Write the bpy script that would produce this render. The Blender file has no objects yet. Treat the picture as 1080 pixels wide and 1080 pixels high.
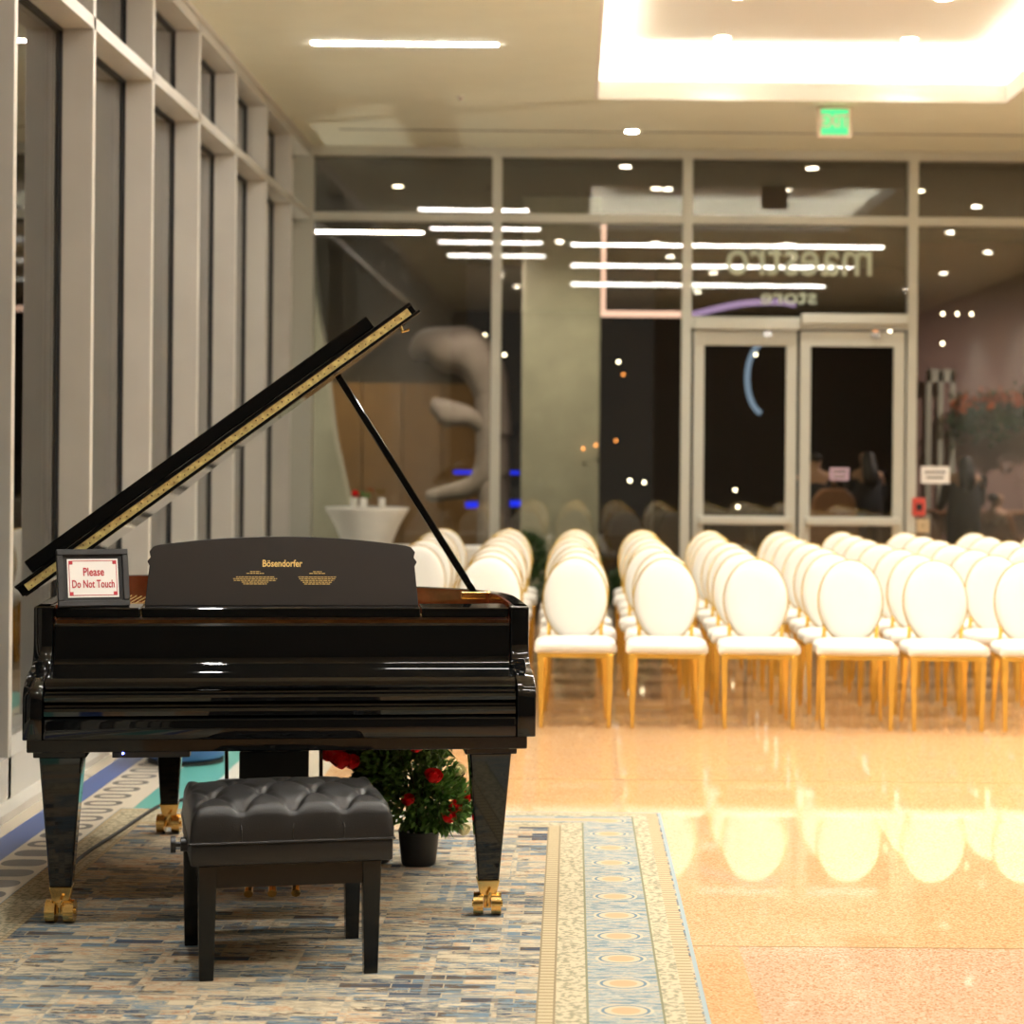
import bpy, bmesh, math, random
from math import sin, cos, pi, radians as R
from mathutils import Vector, Matrix
rnd = random.Random(7)
S = bpy.context.scene
C = S.collection

# ------------------------------------------------------------------ materials
def new_mat(name):
    m = bpy.data.materials.new(name); m.use_nodes = True
    return m, m.node_tree.nodes, m.node_tree.links, m.node_tree.nodes['Principled BSDF']
def mat(name, col, rough=.5, metal=0., spec=.5, coat=0., sheen=0., noise=0., nscale=40., bump=0.):
    m, N, L, b = new_mat(name)
    b.inputs['Base Color'].default_value = (*col, 1)
    b.inputs['Roughness'].default_value = rough
    b.inputs['Metallic'].default_value = metal
    b.inputs['Specular IOR Level'].default_value = spec
    b.inputs['Coat Weight'].default_value = coat
    b.inputs['Coat Roughness'].default_value = .03
    b.inputs['Sheen Weight'].default_value = sheen
    if noise or bump:
        tc = N.new('ShaderNodeTexCoord'); n = N.new('ShaderNodeTexNoise')
        n.inputs['Scale'].default_value = nscale; n.inputs['Detail'].default_value = 3
        L.new(tc.outputs['Object'], n.inputs['Vector'])
        if noise:
            r = N.new('ShaderNodeValToRGB')
            r.color_ramp.elements[0].position = .3; r.color_ramp.elements[1].position = .7
            r.color_ramp.elements[0].color = (*[c*(1-noise) for c in col], 1)
            r.color_ramp.elements[1].color = (*[min(1, c*(1+noise)) for c in col], 1)
            L.new(n.outputs['Fac'], r.inputs['Fac']); L.new(r.outputs['Color'], b.inputs['Base Color'])
        if bump:
            bp = N.new('ShaderNodeBump'); bp.inputs['Strength'].default_value = bump; bp.inputs['Distance'].default_value = .004
            L.new(n.outputs['Fac'], bp.inputs['Height']); L.new(bp.outputs['Normal'], b.inputs['Normal'])
    return m
def emis(name, col, strength):
    m, N, L, b = new_mat(name)
    b.inputs['Base Color'].default_value = (0, 0, 0, 1)
    b.inputs['Emission Color'].default_value = (*col, 1)
    b.inputs['Emission Strength'].default_value = strength
    return m
def glass(name, tint, mult, add):
    m, N, L, b = new_mat(name); N.remove(b)
    o = N['Material Output']
    t = N.new('ShaderNodeBsdfTransparent'); t.inputs['Color'].default_value = (*tint, 1)
    g = N.new('ShaderNodeBsdfGlossy'); g.inputs['Roughness'].default_value = .012
    f = N.new('ShaderNodeFresnel'); f.inputs['IOR'].default_value = 1.5
    a = N.new('ShaderNodeMath'); a.operation = 'MULTIPLY_ADD'; a.use_clamp = True
    a.inputs[1].default_value = mult; a.inputs[2].default_value = add
    x = N.new('ShaderNodeMixShader')
    L.new(f.outputs[0], a.inputs[0]); L.new(a.outputs[0], x.inputs[0]); L.new(t.outputs[0], x.inputs[1])
    L.new(g.outputs[0], x.inputs[2]); L.new(x.outputs[0], o.inputs['Surface'])
    return m

M = {}
M['black'] = mat('black_lacquer', (.0025, .003, .0032), .03, spec=.5, coat=.0)
M['blacksat'] = mat('satin_black', (.012, .012, .012), .3)
M['desk'] = mat('satin_music_desk', (.026, .024, .024), .22, spec=.6)
M['leather'] = mat('black_leather', (.010, .0095, .009), .36, spec=.5, bump=.25, nscale=350)
M['benchwood'] = mat('bench_wood', (.005, .006, .006), .16, spec=.3)
M['mahog'] = mat('mahogany', (.22, .035, .012), .18, coat=.4, noise=.3, nscale=12)
M['spruce'] = mat('spruce', (.6, .27, .07), .3, noise=.2, nscale=20)
M['ironplate'] = mat('gilded_iron', (.75, .45, .12), .3, metal=.9)
M['brass'] = mat('brass', (.83, .56, .2), .2, metal=1, noise=.08, nscale=60)
M['hinge'] = mat('hinge_brass', (.88, .64, .26), .33, metal=.45, noise=.35, nscale=45)
M['steel'] = mat('steel', (.6, .6, .6), .2, metal=1)
M['felt'] = mat('red_felt', (.4, .02, .02), .9)
M['goldpaint'] = mat('gold_leaf_paint', (.85, .62, .22), .35, metal=.3)
M['chairgold'] = mat('gold_chair_metal', (.84, .54, .11), .26, metal=.75)
M['ivory'] = mat('ivory_leatherette', (.72, .69, .62), .55, bump=.05, nscale=200)
M['frame'] = mat('warm_grey_aluminium', (.58, .56, .505), .42, metal=.15, noise=.04, nscale=3)
M['frameback'] = mat('grey_aluminium', (.54, .54, .47), .4, metal=.15)
M['gasket'] = mat('black_gasket', (.01, .01, .01), .6)
M['ceil'] = mat('cream_plaster', (.86, .88, .74), .9, noise=.015, nscale=4)
M['tray'] = mat('white_plaster', (.86, .82, .76), .9)
M['wallp'] = mat('taupe_plaster', (.16, .14, .115), .85, noise=.05, nscale=2)
M['line'] = emis('warm_linear_lamp', (1, .975, .90), 50)
M['linepink'] = emis('pinkish_linear_lamp', (1, .94, .88), 42)
M['spotlens'] = emis('downlight_lens', (1, .9, .7), 40)
M['cove'] = emis('cove_led', (1, .98, .91), 14)
M['white'] = mat('white_cloth', (.8, .78, .72), .85, noise=.03, nscale=6)
M['paper'] = mat('sign_paper', (.88, .86, .82), .6)
M['red'] = mat('red_ink', (.5, .03, .05), .6)
M['redbox'] = mat('red_plastic', (.65, .08, .06), .35)
M['tan'] = mat('tan_plastic', (.55, .42, .25), .5)
M['glassL'] = glass('window_glass', (.92, .94, .92), 1.7, .03)
M['glassB'] = glass('back_glass', (.80, .80, .74), 1.5, .035)
M['pot'] = mat('black_pot', (.012, .011, .011), .45)
M['leaf'] = mat('leaf_green', (.09, .20, .035), .45, noise=.5, nscale=30)
M['leafd'] = mat('dark_leaf_green', (.02, .055, .012), .5, noise=.5, nscale=30)
M['twig'] = mat('twig', (.07, .05, .02), .8)
M['rosered'] = mat('red_petals', (.85, .008, .015), .5)
M['rosewhite'] = mat('cream_petals', (.85, .78, .5), .6)
M['bluepot'] = mat('blue_ceramic', (.09, .17, .42), .35, noise=.1, nscale=9)
M['dark'] = mat('dark_asphalt', (.02, .02, .02), .8)
M['soffit'] = mat('dark_soffit', (.10, .085, .07), .8)
M['brown'] = mat('brown_panel', (.23, .12, .035), .6, noise=.1, nscale=3)
M['concrete'] = mat('green_grey_concrete', (.33, .33, .285), .8, noise=.12, nscale=3)
M['sculpt'] = mat('pale_stone', (.27, .235, .215), .6, noise=.15, nscale=5)
M['pinkwall'] = mat('mauve_wall', (.34, .22, .20), .8, noise=.08, nscale=2)
M['skin'] = mat('skin', (.45, .26, .17), .6)
M['hair'] = mat('black_hair', (.012, .01, .01), .5)
M['cloth'] = mat('dark_cloth', (.012, .014, .02), .8)
M['brownleather'] = mat('tan_leather', (.26, .12, .06), .5)
M['green'] = emis('exit_green', (.06, .80, .26), .55)
M['exitpink'] = mat('exit_frame', (.80, .62, .5), .5)
M['letter'] = mat('pale_green_vinyl', (.50, .58, .46), .5)
M['bluelight'] = emis('blue_neon', (.01, .03, 1), .8)
M['purplelight'] = emis('violet_neon', (.62, .42, .8), .45)
M['pinklight'] = emis('pink_lightbar', (1, .62, .5), .9)
M['bulb'] = emis('small_bulb', (1, .85, .6), 9)
M['bulbo'] = emis('amber_bulb', (1, .35, .08), 2.5)
M['ringblue'] = emis('pale_blue_neon', (.4, .55, .8), .35)
M['neigh'] = mat('neighbour_render', (.45, .42, .37), .9, noise=.08, nscale=.6)
M['garlando'] = mat('orange_blossom', (.5, .12, .03), .7)

# floor: polished terrazzo
def floor_mat():
    m, N, L, b = new_mat('polished_terrazzo')
    tc = N.new('ShaderNodeTexCoord'); sp = N.new('ShaderNodeSeparateXYZ'); L.new(tc.outputs['Object'], sp.inputs[0])
    v = N.new('ShaderNodeTexVoronoi'); v.inputs['Scale'].default_value = 150; L.new(tc.outputs['Object'], v.inputs['Vector'])
    r = N.new('ShaderNodeValToRGB'); r.color_ramp.interpolation = 'CONSTANT'
    cols = [(0, (.60, .35, .165)), (.25, (.66, .40, .205)), (.5, (.54, .30, .135)), (.7, (.70, .46, .26)), (.9, (.44, .23, .10))]
    e = r.color_ramp.elements
    e[0].position = 0; e[0].color = (*cols[0][1], 1); e[1].position = cols[1][0]; e[1].color = (*cols[1][1], 1)
    for p, c in cols[2:]:
        x = e.new(p); x.color = (*c, 1)
    L.new(v.outputs['Color'], r.inputs['Fac'])
    r2 = N.new('ShaderNodeValToRGB'); r2.color_ramp.interpolation = 'CONSTANT'
    e = r2.color_ramp.elements
    e[0].color = (.56, .34, .20, 1); e[1].position = .3; e[1].color = (.62, .40, .26, 1)
    for p, c in [(.62, (.46, .25, .13)), (.75, (.70, .49, .34))]:
        x = e.new(p); x.color = (*c, 1)
    L.new(v.outputs['Color'], r2.inputs['Fac'])
    g = N.new('ShaderNodeMath'); g.operation = 'LESS_THAN'; g.inputs[1].default_value = 6.75; L.new(sp.outputs['Y'], g.inputs[0])
    g2 = N.new('ShaderNodeMath'); g2.operation = 'GREATER_THAN'; g2.inputs[1].default_value = .55; L.new(sp.outputs['X'], g2.inputs[0])
    g3 = N.new('ShaderNodeMath'); g3.operation = 'MULTIPLY'; L.new(g.outputs[0], g3.inputs[0]); L.new(g2.outputs[0], g3.inputs[1])
    mx = N.new('ShaderNodeMix'); mx.data_type = 'RGBA'; L.new(g3.outputs[0], mx.inputs[0])
    L.new(r.outputs[0], mx.inputs[6]); L.new(r2.outputs[0], mx.inputs[7])
    # pale stone border by the left window wall
    c1 = N.new('ShaderNodeMath'); c1.operation = 'LESS_THAN'; c1.inputs[1].default_value = -1.2; L.new(sp.outputs['X'], c1.inputs[0])
    my = N.new('ShaderNodeMix'); my.data_type = 'RGBA'; L.new(c1.outputs[0], my.inputs[0])
    L.new(mx.outputs[2], my.inputs[6]); my.inputs[7].default_value = (.62, .55, .43, 1)
    # thin brass joints between slabs
    w = N.new('ShaderNodeMath'); w.operation = 'PINGPONG'; w.inputs[1].default_value = 1.7; 
    ad = N.new('ShaderNodeMath'); ad.operation = 'ADD'; ad.inputs[1].default_value = -6.75; L.new(sp.outputs['Y'], ad.inputs[0]); L.new(ad.outputs[0], w.inputs[0])
    lt = N.new('ShaderNodeMath'); lt.operation = 'LESS_THAN'; lt.inputs[1].default_value = .006; L.new(w.outputs[0], lt.inputs[0])
    mz = N.new('ShaderNodeMix'); mz.data_type = 'RGBA'; L.new(lt.outputs[0], mz.inputs[0]); L.new(my.outputs[2], mz.inputs[6]); mz.inputs[7].default_value = (.35, .22, .1, 1)
    L.new(mz.outputs[2], b.inputs['Base Color'])
    b.inputs['Roughness'].default_value = .035; b.inputs['Specular IOR Level'].default_value = .6
    return m
M['floor'] = floor_mat()

def ramp(N, L, fac, cols, const=True):
    r = N.new('ShaderNodeValToRGB')
    if const: r.color_ramp.interpolation = 'CONSTANT'
    e = r.color_ramp.elements
    e[0].position = cols[0][0]; e[0].color = (*cols[0][1], 1); e[1].position = cols[1][0]; e[1].color = (*cols[1][1], 1)
    for p, c in cols[2:]:
        x = e.new(p); x.color = (*c, 1)
    L.new(fac, r.inputs['Fac']); return r.outputs['Color']
def mth(N, L, op, a, b=None):
    n = N.new('ShaderNodeMath'); n.operation = op
    for i, v in enumerate((a, b)):
        if v is None: continue
        if isinstance(v, (int, float)): n.inputs[i].default_value = v
        else: L.new(v, n.inputs[i])
    return n.outputs[0]
def mixc(N, L, f, a, b):
    n = N.new('ShaderNodeMix'); n.data_type = 'RGBA'
    for i, v in ((0, f), (6, a), (7, b)):
        if isinstance(v, tuple): n.inputs[i].default_value = (*v, 1)
        elif isinstance(v, (int, float)): n.inputs[i].default_value = v
        else: L.new(v, n.inputs[i])
    return n.outputs[2]

RX0, RX1, RY0, RY1 = -1.97, .40, 5.15, 9.15
def rug_mat():
    m, N, L, b = new_mat('woven_rug')
    tc = N.new('ShaderNodeTexCoord'); P = tc.outputs['Object']
    sp = N.new('ShaderNodeSeparateXYZ'); L.new(P, sp.inputs[0]); X, Y = sp.outputs['X'], sp.outputs['Y']
    def mapped(sx, sy, off=0):
        mp = N.new('ShaderNodeMapping'); mp.inputs['Scale'].default_value = (sx, sy, 1); mp.inputs['Location'].default_value = (off, off, off)
        L.new(P, mp.inputs['Vector']); return mp.outputs[0]
    # field : short horizontal dashes of many colours
    br = N.new('ShaderNodeTexBrick'); br.inputs['Scale'].default_value = 1; L.new(P, br.inputs['Vector'])
    br.inputs['Brick Width'].default_value = .155; br.inputs['Row Height'].default_value = .052; br.inputs['Mortar Size'].default_value = .0025
    br.inputs['Color1'].default_value = (0, 0, 0, 1); br.inputs['Color2'].default_value = (1, 1, 1, 1); br.inputs['Mortar'].default_value = (.5, .5, .5, 1)
    br.offset = .37; br.squash = 1
    bw = N.new('ShaderNodeSeparateColor'); L.new(br.outputs['Color'], bw.inputs[0])
    n1 = N.new('ShaderNodeTexNoise'); n1.inputs['Scale'].default_value = 1; n1.inputs['Detail'].default_value = 4; L.new(mapped(9, 50), n1.inputs['Vector'])
    n1.inputs['Roughness'].default_value = .7
    n2 = N.new('ShaderNodeTexNoise'); n2.inputs['Scale'].default_value = 1; n2.inputs['Detail'].default_value = 2; L.new(mapped(1.6, 4.5, 3), n2.inputs['Vector'])
    t = mth(N, L, 'ADD', mth(N, L, 'MULTIPLY', bw.outputs[0], .86), mth(N, L, 'MULTIPLY', mth(N, L, 'SUBTRACT', n1.outputs['Fac'], .5), .55))
    t = mth(N, L, 'ADD', mth(N, L, 'ADD', t, .1), mth(N, L, 'MULTIPLY', mth(N, L, 'SUBTRACT', n2.outputs['Fac'], .5), .5))
    cream, beige, blue, navy = (.50, .42, .29), (.34, .29, .205), (.13, .19, .235), (.035, .06, .10)
    grey, brown, orange = (.21, .21, .18), (.09, .065, .045), (.42, .24, .13)
    b2 = N.new('ShaderNodeTexBrick'); b2.inputs['Scale'].default_value = 1; L.new(P, b2.inputs['Vector'])
    b2.inputs['Brick Width'].default_value = .42; b2.inputs['Row Height'].default_value = .55; b2.inputs['Mortar Size'].default_value = .012; b2.inputs['Mortar Smooth'].default_value = .3
    b2.inputs['Color1'].default_value = (0, 0, 0, 1); b2.inputs['Color2'].default_value = (1, 1, 1, 1); b2.offset = .5
    bs = N.new('ShaderNodeSeparateColor'); L.new(b2.outputs['Color'], bs.inputs[0])
    t = mth(N, L, 'ADD', t, mth(N, L, 'MULTIPLY', mth(N, L, 'SUBTRACT', bs.outputs[0], .5), .16))
    rust = (.34, .15, .07)
    field = ramp(N, L, t, [(0, navy), (.07, brown), (.13, blue), (.21, grey), (.27, cream), (.34, beige), (.39, (.13, .19, .23)), (.44, cream), (.50, orange), (.535, cream), (.60, blue), (.66, brown), (.70, cream), (.77, rust), (.80, beige), (.86, navy), (.91, grey), (.96, cream)])
    field = mixc(N, L, mth(N, L, 'GREATER_THAN', br.outputs['Fac'], .5), field, beige)
    field = mixc(N, L, mth(N, L, 'MULTIPLY', b2.outputs['Fac'], .3), field, cream)
    # distance in from each edge
    dxr = mth(N, L, 'SUBTRACT', RX1, X); dxl = mth(N, L, 'SUBTRACT', X, RX0)
    dyf = mth(N, L, 'SUBTRACT', RY1, Y); dyn = mth(N, L, 'SUBTRACT', Y, RY0)
    dy = mth(N, L, 'MINIMUM', dyf, dyn)
    dl = mth(N, L, 'MULTIPLY', dxl, 3.0)
    d = mth(N, L, 'MINIMUM', mth(N, L, 'MINIMUM', dxr, dl), mth(N, L, 'MULTIPLY', dy, 1.3))
    # ticks
    def band(lo, hi): return mth(N, L, 'MULTIPLY', mth(N, L, 'GREATER_THAN', d, lo), mth(N, L, 'LESS_THAN', d, hi))
    tick = mth(N, L, 'GREATER_THAN', mth(N, L, 'FRACT', mth(N, L, 'MULTIPLY', mth(N, L, 'ADD', Y, mth(N, L, 'MULTIPLY', X, 0)), 28)), .6)
    gold, goldd = (.47, .385, .24), (.30, .23, .13)
    tickc = mixc(N, L, tick, gold, goldd)
    n3 = N.new('ShaderNodeTexNoise'); n3.inputs['Scale'].default_value = 55; n3.inputs['Detail'].default_value = 2; L.new(P, n3.inputs['Vector'])
    flor = ramp(N, L, n3.outputs['Fac'], [(0, (.16, .16, .11)), (.44, (.30, .27, .18)), (.5, (.47, .41, .28)), (.58, (.50, .42, .28))], False)
    # medallion band : ovals repeating along Y, streaked blue ground
    fy = mth(N, L, 'SUBTRACT', mth(N, L, 'FRACT', mth(N, L, 'MULTIPLY', Y, 3.3)), .5)
    ox = mth(N, L, 'MULTIPLY', mth(N, L, 'SUBTRACT', d, .235), 9)
    rr = mth(N, L, 'ADD', mth(N, L, 'MULTIPLY', ox, ox), mth(N, L, 'MULTIPLY', mth(N, L, 'MULTIPLY', fy, fy), 10))
    n4 = N.new('ShaderNodeTexNoise'); n4.inputs['Scale'].default_value = 1; n4.inputs['Detail'].default_value = 3; L.new(mapped(14, 60, 7), n4.inputs['Vector'])
    ground = ramp(N, L, n4.outputs['Fac'], [(0, (.08, .13, .18)), (.44, (.16, .23, .26)), (.49, (.46, .42, .34)), (.54, (.22, .28, .29)), (.60, (.44, .37, .27))], False)
    med = ramp(N, L, rr, [(0, (.50, .32, .18)), (.14, (.47, .40, .27)), (.30, (.14, .20, .24)), (.40, (.47, .41, .30)), (.52, (0, 0, 0))])
    band_c = mixc(N, L, mth(N, L, 'LESS_THAN', rr, .52), ground, med)
    band_c = mixc(N, L, mth(N, L, 'LESS_THAN', dl, .6), band_c, flor)
    col = field
    for lo, hi, c in [(.44, .49, tickc), (.395, .44, flor), (.345, .395, flor), (.34, .347, (.2, .2, .12)), (.13, .34, band_c), (.125, .132, (.2, .2, .12)),
                      (.065, .125, flor), (.02, .065, tickc), (.0, .014, (.30, .36, .37)), (.435, .442, (.25, .2, .12)), (.484, .49, (.25, .2, .12))]:
        col = mixc(N, L, band(lo, hi), col, c)
    L.new(col, b.inputs['Base Color'])
    b.inputs['Roughness'].default_value = .9; b.inputs['Specular IOR Level'].default_value = .2
    bp = N.new('ShaderNodeBump'); bp.inputs['Strength'].default_value = .25; bp.inputs['Distance'].default_value = .003
    L.new(n1.outputs['Fac'], bp.inputs['Height']); L.new(bp.outputs['Normal'], b.inputs['Normal'])
    return m
M['rug'] = rug_mat()

def runner_mat():
    m, N, L, b = new_mat('striped_runner')
    tc = N.new('ShaderNodeTexCoord'); P = tc.outputs['Object']
    sp = N.new('ShaderNodeSeparateXYZ'); L.new(P, sp.inputs[0]); X, Y = sp.outputs['X'], sp.outputs['Y']
    # stripes measured from the left edge, in metres
    d = mth(N, L, 'ADD', X, 2.31)
    cream, blue, teal, white = (.62, .55, .43), (.05, .10, .30), (.10, .36, .31), (.60, .58, .50)
    col = ramp(N, L, mth(N, L, 'MULTIPLY', d, .5), [(0, blue), (.06, cream), (.16, cream), (.19, teal), (.31, white), (.36, blue), (.41, (.62, .40, .24))])
    # wavy row of dark rings on the cream stripe
    fy = mth(N, L, 'SUBTRACT', mth(N, L, 'FRACT', mth(N, L, 'MULTIPLY', Y, 5.2)), .5)
    ox = mth(N, L, 'MULTIPLY', mth(N, L, 'SUBTRACT', d, .225), 1 / .085)
    rr = mth(N, L, 'ADD', mth(N, L, 'POWER', mth(N, L, 'ABSOLUTE', ox), 4), mth(N, L, 'POWER', mth(N, L, 'ABSOLUTE', mth(N, L, 'MULTIPLY', fy, 2.9)), 2.))
    ring = mth(N, L, 'MULTIPLY', mth(N, L, 'LESS_THAN', rr, 1), mth(N, L, 'GREATER_THAN', rr, mth(N, L, 'MULTIPLY', mth(N, L, 'GREATER_THAN', Y, 8.3), .22)))
    col = mixc(N, L, ring, col, (.09, .08, .07))
    L.new(col, b.inputs['Base Color']); b.inputs['Roughness'].default_value = .35
    return m
M['runner'] = runner_mat()

# ------------------------------------------------------------------ mesh building
class MB:
    def __init__(s): s.bm = bmesh.new()
    def _x(s, vs, mtx):
        if mtx is not None: bmesh.ops.transform(s.bm, matrix=mtx, verts=vs)
    def box(s, x0, x1, y0, y1, z0, z1, bev=0, mtx=None):
        b = bmesh.new(); bmesh.ops.create_cube(b, size=1)
        for v in b.verts:
            v.co = Vector((x0+(v.co.x+.5)*(x1-x0), y0+(v.co.y+.5)*(y1-y0), z0+(v.co.z+.5)*(z1-z0)))
        if bev: bmesh.ops.bevel(b, geom=b.edges[:]+b.verts[:], offset=bev, segments=2, affect='EDGES', profile=.5)
        s.merge(b, mtx); return s
    def merge(s, b, mtx=None):
        if mtx is not None: bmesh.ops.transform(b, matrix=mtx, verts=b.verts)
        me = bpy.data.meshes.new('t'); b.to_mesh(me); b.free(); s.bm.from_mesh(me); bpy.data.meshes.remove(me)
    def cyl(s, r0, r1, z0, z1, x=0, y=0, n=24, mtx=None):
        b = bmesh.new(); bmesh.ops.create_cone(b, cap_ends=True, segments=n, radius1=max(r0, 1e-5), radius2=max(r1, 1e-5), depth=z1-z0)
        bmesh.ops.translate(b, verts=b.verts, vec=(x, y, (z0+z1)/2)); s.merge(b, mtx); return s
    def lathe(s, prof, n=32, mtx=None):
        b = bmesh.new(); rings = []
        for r, z in prof:
            rings.append([b.verts.new((max(r, 1e-4)*cos(2*pi*i/n), max(r, 1e-4)*sin(2*pi*i/n), z)) for i in range(n)])
        for a, c in zip(rings, rings[1:]):
            for i in range(n): b.faces.new((a[i], a[(i+1) % n], c[(i+1) % n], c[i]))
        if prof[0][0] > 1e-3: b.faces.new(rings[0][::-1])
        if prof[-1][0] > 1e-3: b.faces.new(rings[-1])
        s.merge(b, mtx); return s
    def tube(s, pts, r, n=8, rs=None, mtx=None):
        pts = [Vector(p) for p in pts]; b = bmesh.new(); rings = []
        up0 = None
        for i, p in enumerate(pts):
            t = (pts[min(i+1, len(pts)-1)] - pts[max(i-1, 0)]).normalized()
            if up0 is None: up0 = Vector((0, 0, 1)) if abs(t.z) < .9 else Vector((0, 1, 0))
            u = t.cross(up0).normalized(); w = u.cross(t).normalized(); up0 = w
            rad = rs[i] if rs else r
            rings.append([b.verts.new(p + (u*cos(2*pi*k/n) + w*sin(2*pi*k/n))*rad) for k in range(n)])
        for a, c in zip(rings, rings[1:]):
            for k in range(n): b.faces.new((a[k], a[(k+1) % n], c[(k+1) % n], c[k]))
        b.faces.new(rings[0][::-1]); b.faces.new(rings[-1]); bmesh.ops.recalc_face_normals(b, faces=b.faces)
        s.merge(b, mtx); return s
    def prism(s, poly, h0, h1, axis='z', bev=0, mtx=None):
        b = bmesh.new()
        def P(a, c, h): return {'z': (a, c, h), 'x': (h, a, c), 'y': (a, h, c)}[axis]
        lo = [b.verts.new(P(a, c, h0)) for a, c in poly]; hi = [b.verts.new(P(a, c, h1)) for a, c in poly]
        n = len(poly)
        b.faces.new(lo[::-1]); b.faces.new(hi)
        for i in range(n): b.faces.new((lo[i], lo[(i+1) % n], hi[(i+1) % n], hi[i]))
        bmesh.ops.recalc_face_normals(b, faces=b.faces)
        if bev:
            es = [e for e in b.edges if e.calc_face_angle(0) > .5]
            bmesh.ops.bevel(b, geom=es, offset=bev, segments=2, affect='EDGES', profile=.5)
        s.merge(b, mtx); return s
    def taper(s, x, y, w0, d0, z0, w1, d1, z1, x1=None, y1=None, bev=.004, mtx=None):
        x1 = x if x1 is None else x1; y1 = y if y1 is None else y1
        b = bmesh.new(); bmesh.ops.create_cube(b, size=1)
        for v in b.verts:
            t = v.co.z > 0
            w, d, X, Y, Z = (w1, d1, x1, y1, z1) if t else (w0, d0, x, y, z0)
            v.co = Vector((X+v.co.x*w, Y+v.co.y*d, Z))
        if bev: bmesh.ops.bevel(b, geom=b.edges[:]+b.verts[:], offset=bev, segments=2, affect='EDGES', profile=.5)
        s.merge(b, mtx); return s
    def quad(s, p):
        s.bm.faces.new([s.bm.verts.new(q) for q in p]); return s
    def build(s, name, m, parent=None, smooth=False, auto=40):
        me = bpy.data.meshes.new(name); s.bm.normal_update()
        if smooth:
            for f in s.bm.faces: f.smooth = True
            for e in s.bm.edges:
                if len(e.link_faces) == 2 and e.calc_face_angle(0) > R(auto): e.smooth = False
        s.bm.to_mesh(me); s.bm.free(); me.materials.append(m)
        o = bpy.data.objects.new(name, me); C.objects.link(o)
        if parent: o.parent = parent
        return o

def tag(o, label=None, cat=None, group=None, kind=None):
    if label: o['label'] = label
    if cat: o['category'] = cat
    if group: o['group'] = group
    if kind: o['kind'] = kind
    return o
def empty(name, loc=(0, 0, 0), rz=0, label=None, cat=None, group=None):
    o = bpy.data.objects.new(name, None); C.objects.link(o); o.location = loc; o.rotation_euler = (0, 0, rz)
    o.empty_display_size = .1
    return tag(o, label, cat, group)
def struct(o, label=None): return tag(o, kind='structure', label=label)
def copy_tree(o, parent=None):
    c = o.copy(); C.objects.link(c); c.parent = parent
    for ch in list(o.children): copy_tree(ch, c)
    return c
def text_bm(txt, size, sx=1., extr=.0008, off=0., align='CENTER', shear=0):
    cu = bpy.data.curves.new('txt', 'FONT'); cu.body = txt; cu.size = size; cu.extrude = extr; cu.offset = off; cu.shear = shear
    cu.align_x = align; cu.align_y = 'CENTER'; cu.resolution_u = 3
    o = bpy.data.objects.new('txt', cu); C.objects.link(o)
    bpy.context.view_layer.update()
    me = bpy.data.meshes.new_from_object(o.evaluated_get(bpy.context.evaluated_depsgraph_get()))
    b = bmesh.new(); b.from_mesh(me); bpy.data.meshes.remove(me)
    bpy.data.objects.remove(o); bpy.data.curves.remove(cu)
    bmesh.ops.scale(b, vec=(sx, 1, 1), verts=b.verts)
    return b
def T(x, y, z): return Matrix.Translation((x, y, z))
def Rx(a): return Matrix.Rotation(a, 4, 'X')
def Ry(a): return Matrix.Rotation(a, 4, 'Y')
def Rz(a): return Matrix.Rotation(a, 4, 'Z')
def catmull(pts, k=6, closed=False):
    out = []; n = len(pts)
    for i in range(n if closed else n-1):
        g = lambda j: pts[j % n] if closed else pts[max(0, min(n-1, j))]
        p0, p1, p2, p3 = g(i-1), g(i), g(i+1), g(i+2)
        for q in range(k):
            t = q/k
            out.append(tuple(.5*(2*b+(c-a)*t+(2*a-5*b+4*c-e)*t*t+(3*b-a-3*c+e)*t**3) for a, b, c, e in zip(p0, p1, p2, p3)))
    if not closed: out.append(tuple(pts[-1]))
    return out

# ------------------------------------------------------------------ room shell
GX, FX = -2.65, -2.48          # left glass plane and front edge of its fins
BY = 19.64                     # back glass plane
CZ = 4.44                      # ceiling
XR, YB = 7.0, -3.5
struct(MB().box(-2.75, XR, YB, BY+.12, -.1, 0).build('floor', M['floor']))
# ceiling with the raised tray opening
TX0, TX1, TY0, TY1 = .17, 3.48, 12.4, 16.85
mb = MB()
for a in ((-2.75, TX0, YB, BY+.12), (TX1, XR, YB, BY+.12), (TX0, TX1, YB, TY0), (TX0, TX1, TY1, BY+.12)):
    mb.box(a[0], a[1], a[2], a[3], CZ, CZ+.04)
struct(mb.build('ceiling', M['ceil']))
mb = MB(); w = .3; HZ = CZ+.42
mb.box(TX0-w, TX1+w, TY0-w, TY1+w, HZ, HZ+.04)
mb.box(TX0-w-.04, TX0-w, TY0-w, TY1+w, CZ+.04, HZ); mb.box(TX1+w, TX1+w+.04, TY0-w, TY1+w, CZ+.04, HZ)
mb.box(TX0-w, TX1+w, TY0-w-.04, TY0-w, CZ+.04, HZ); mb.box(TX0-w, TX1+w, TY1+w, TY1+w+.04, CZ+.04, HZ)
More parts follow.
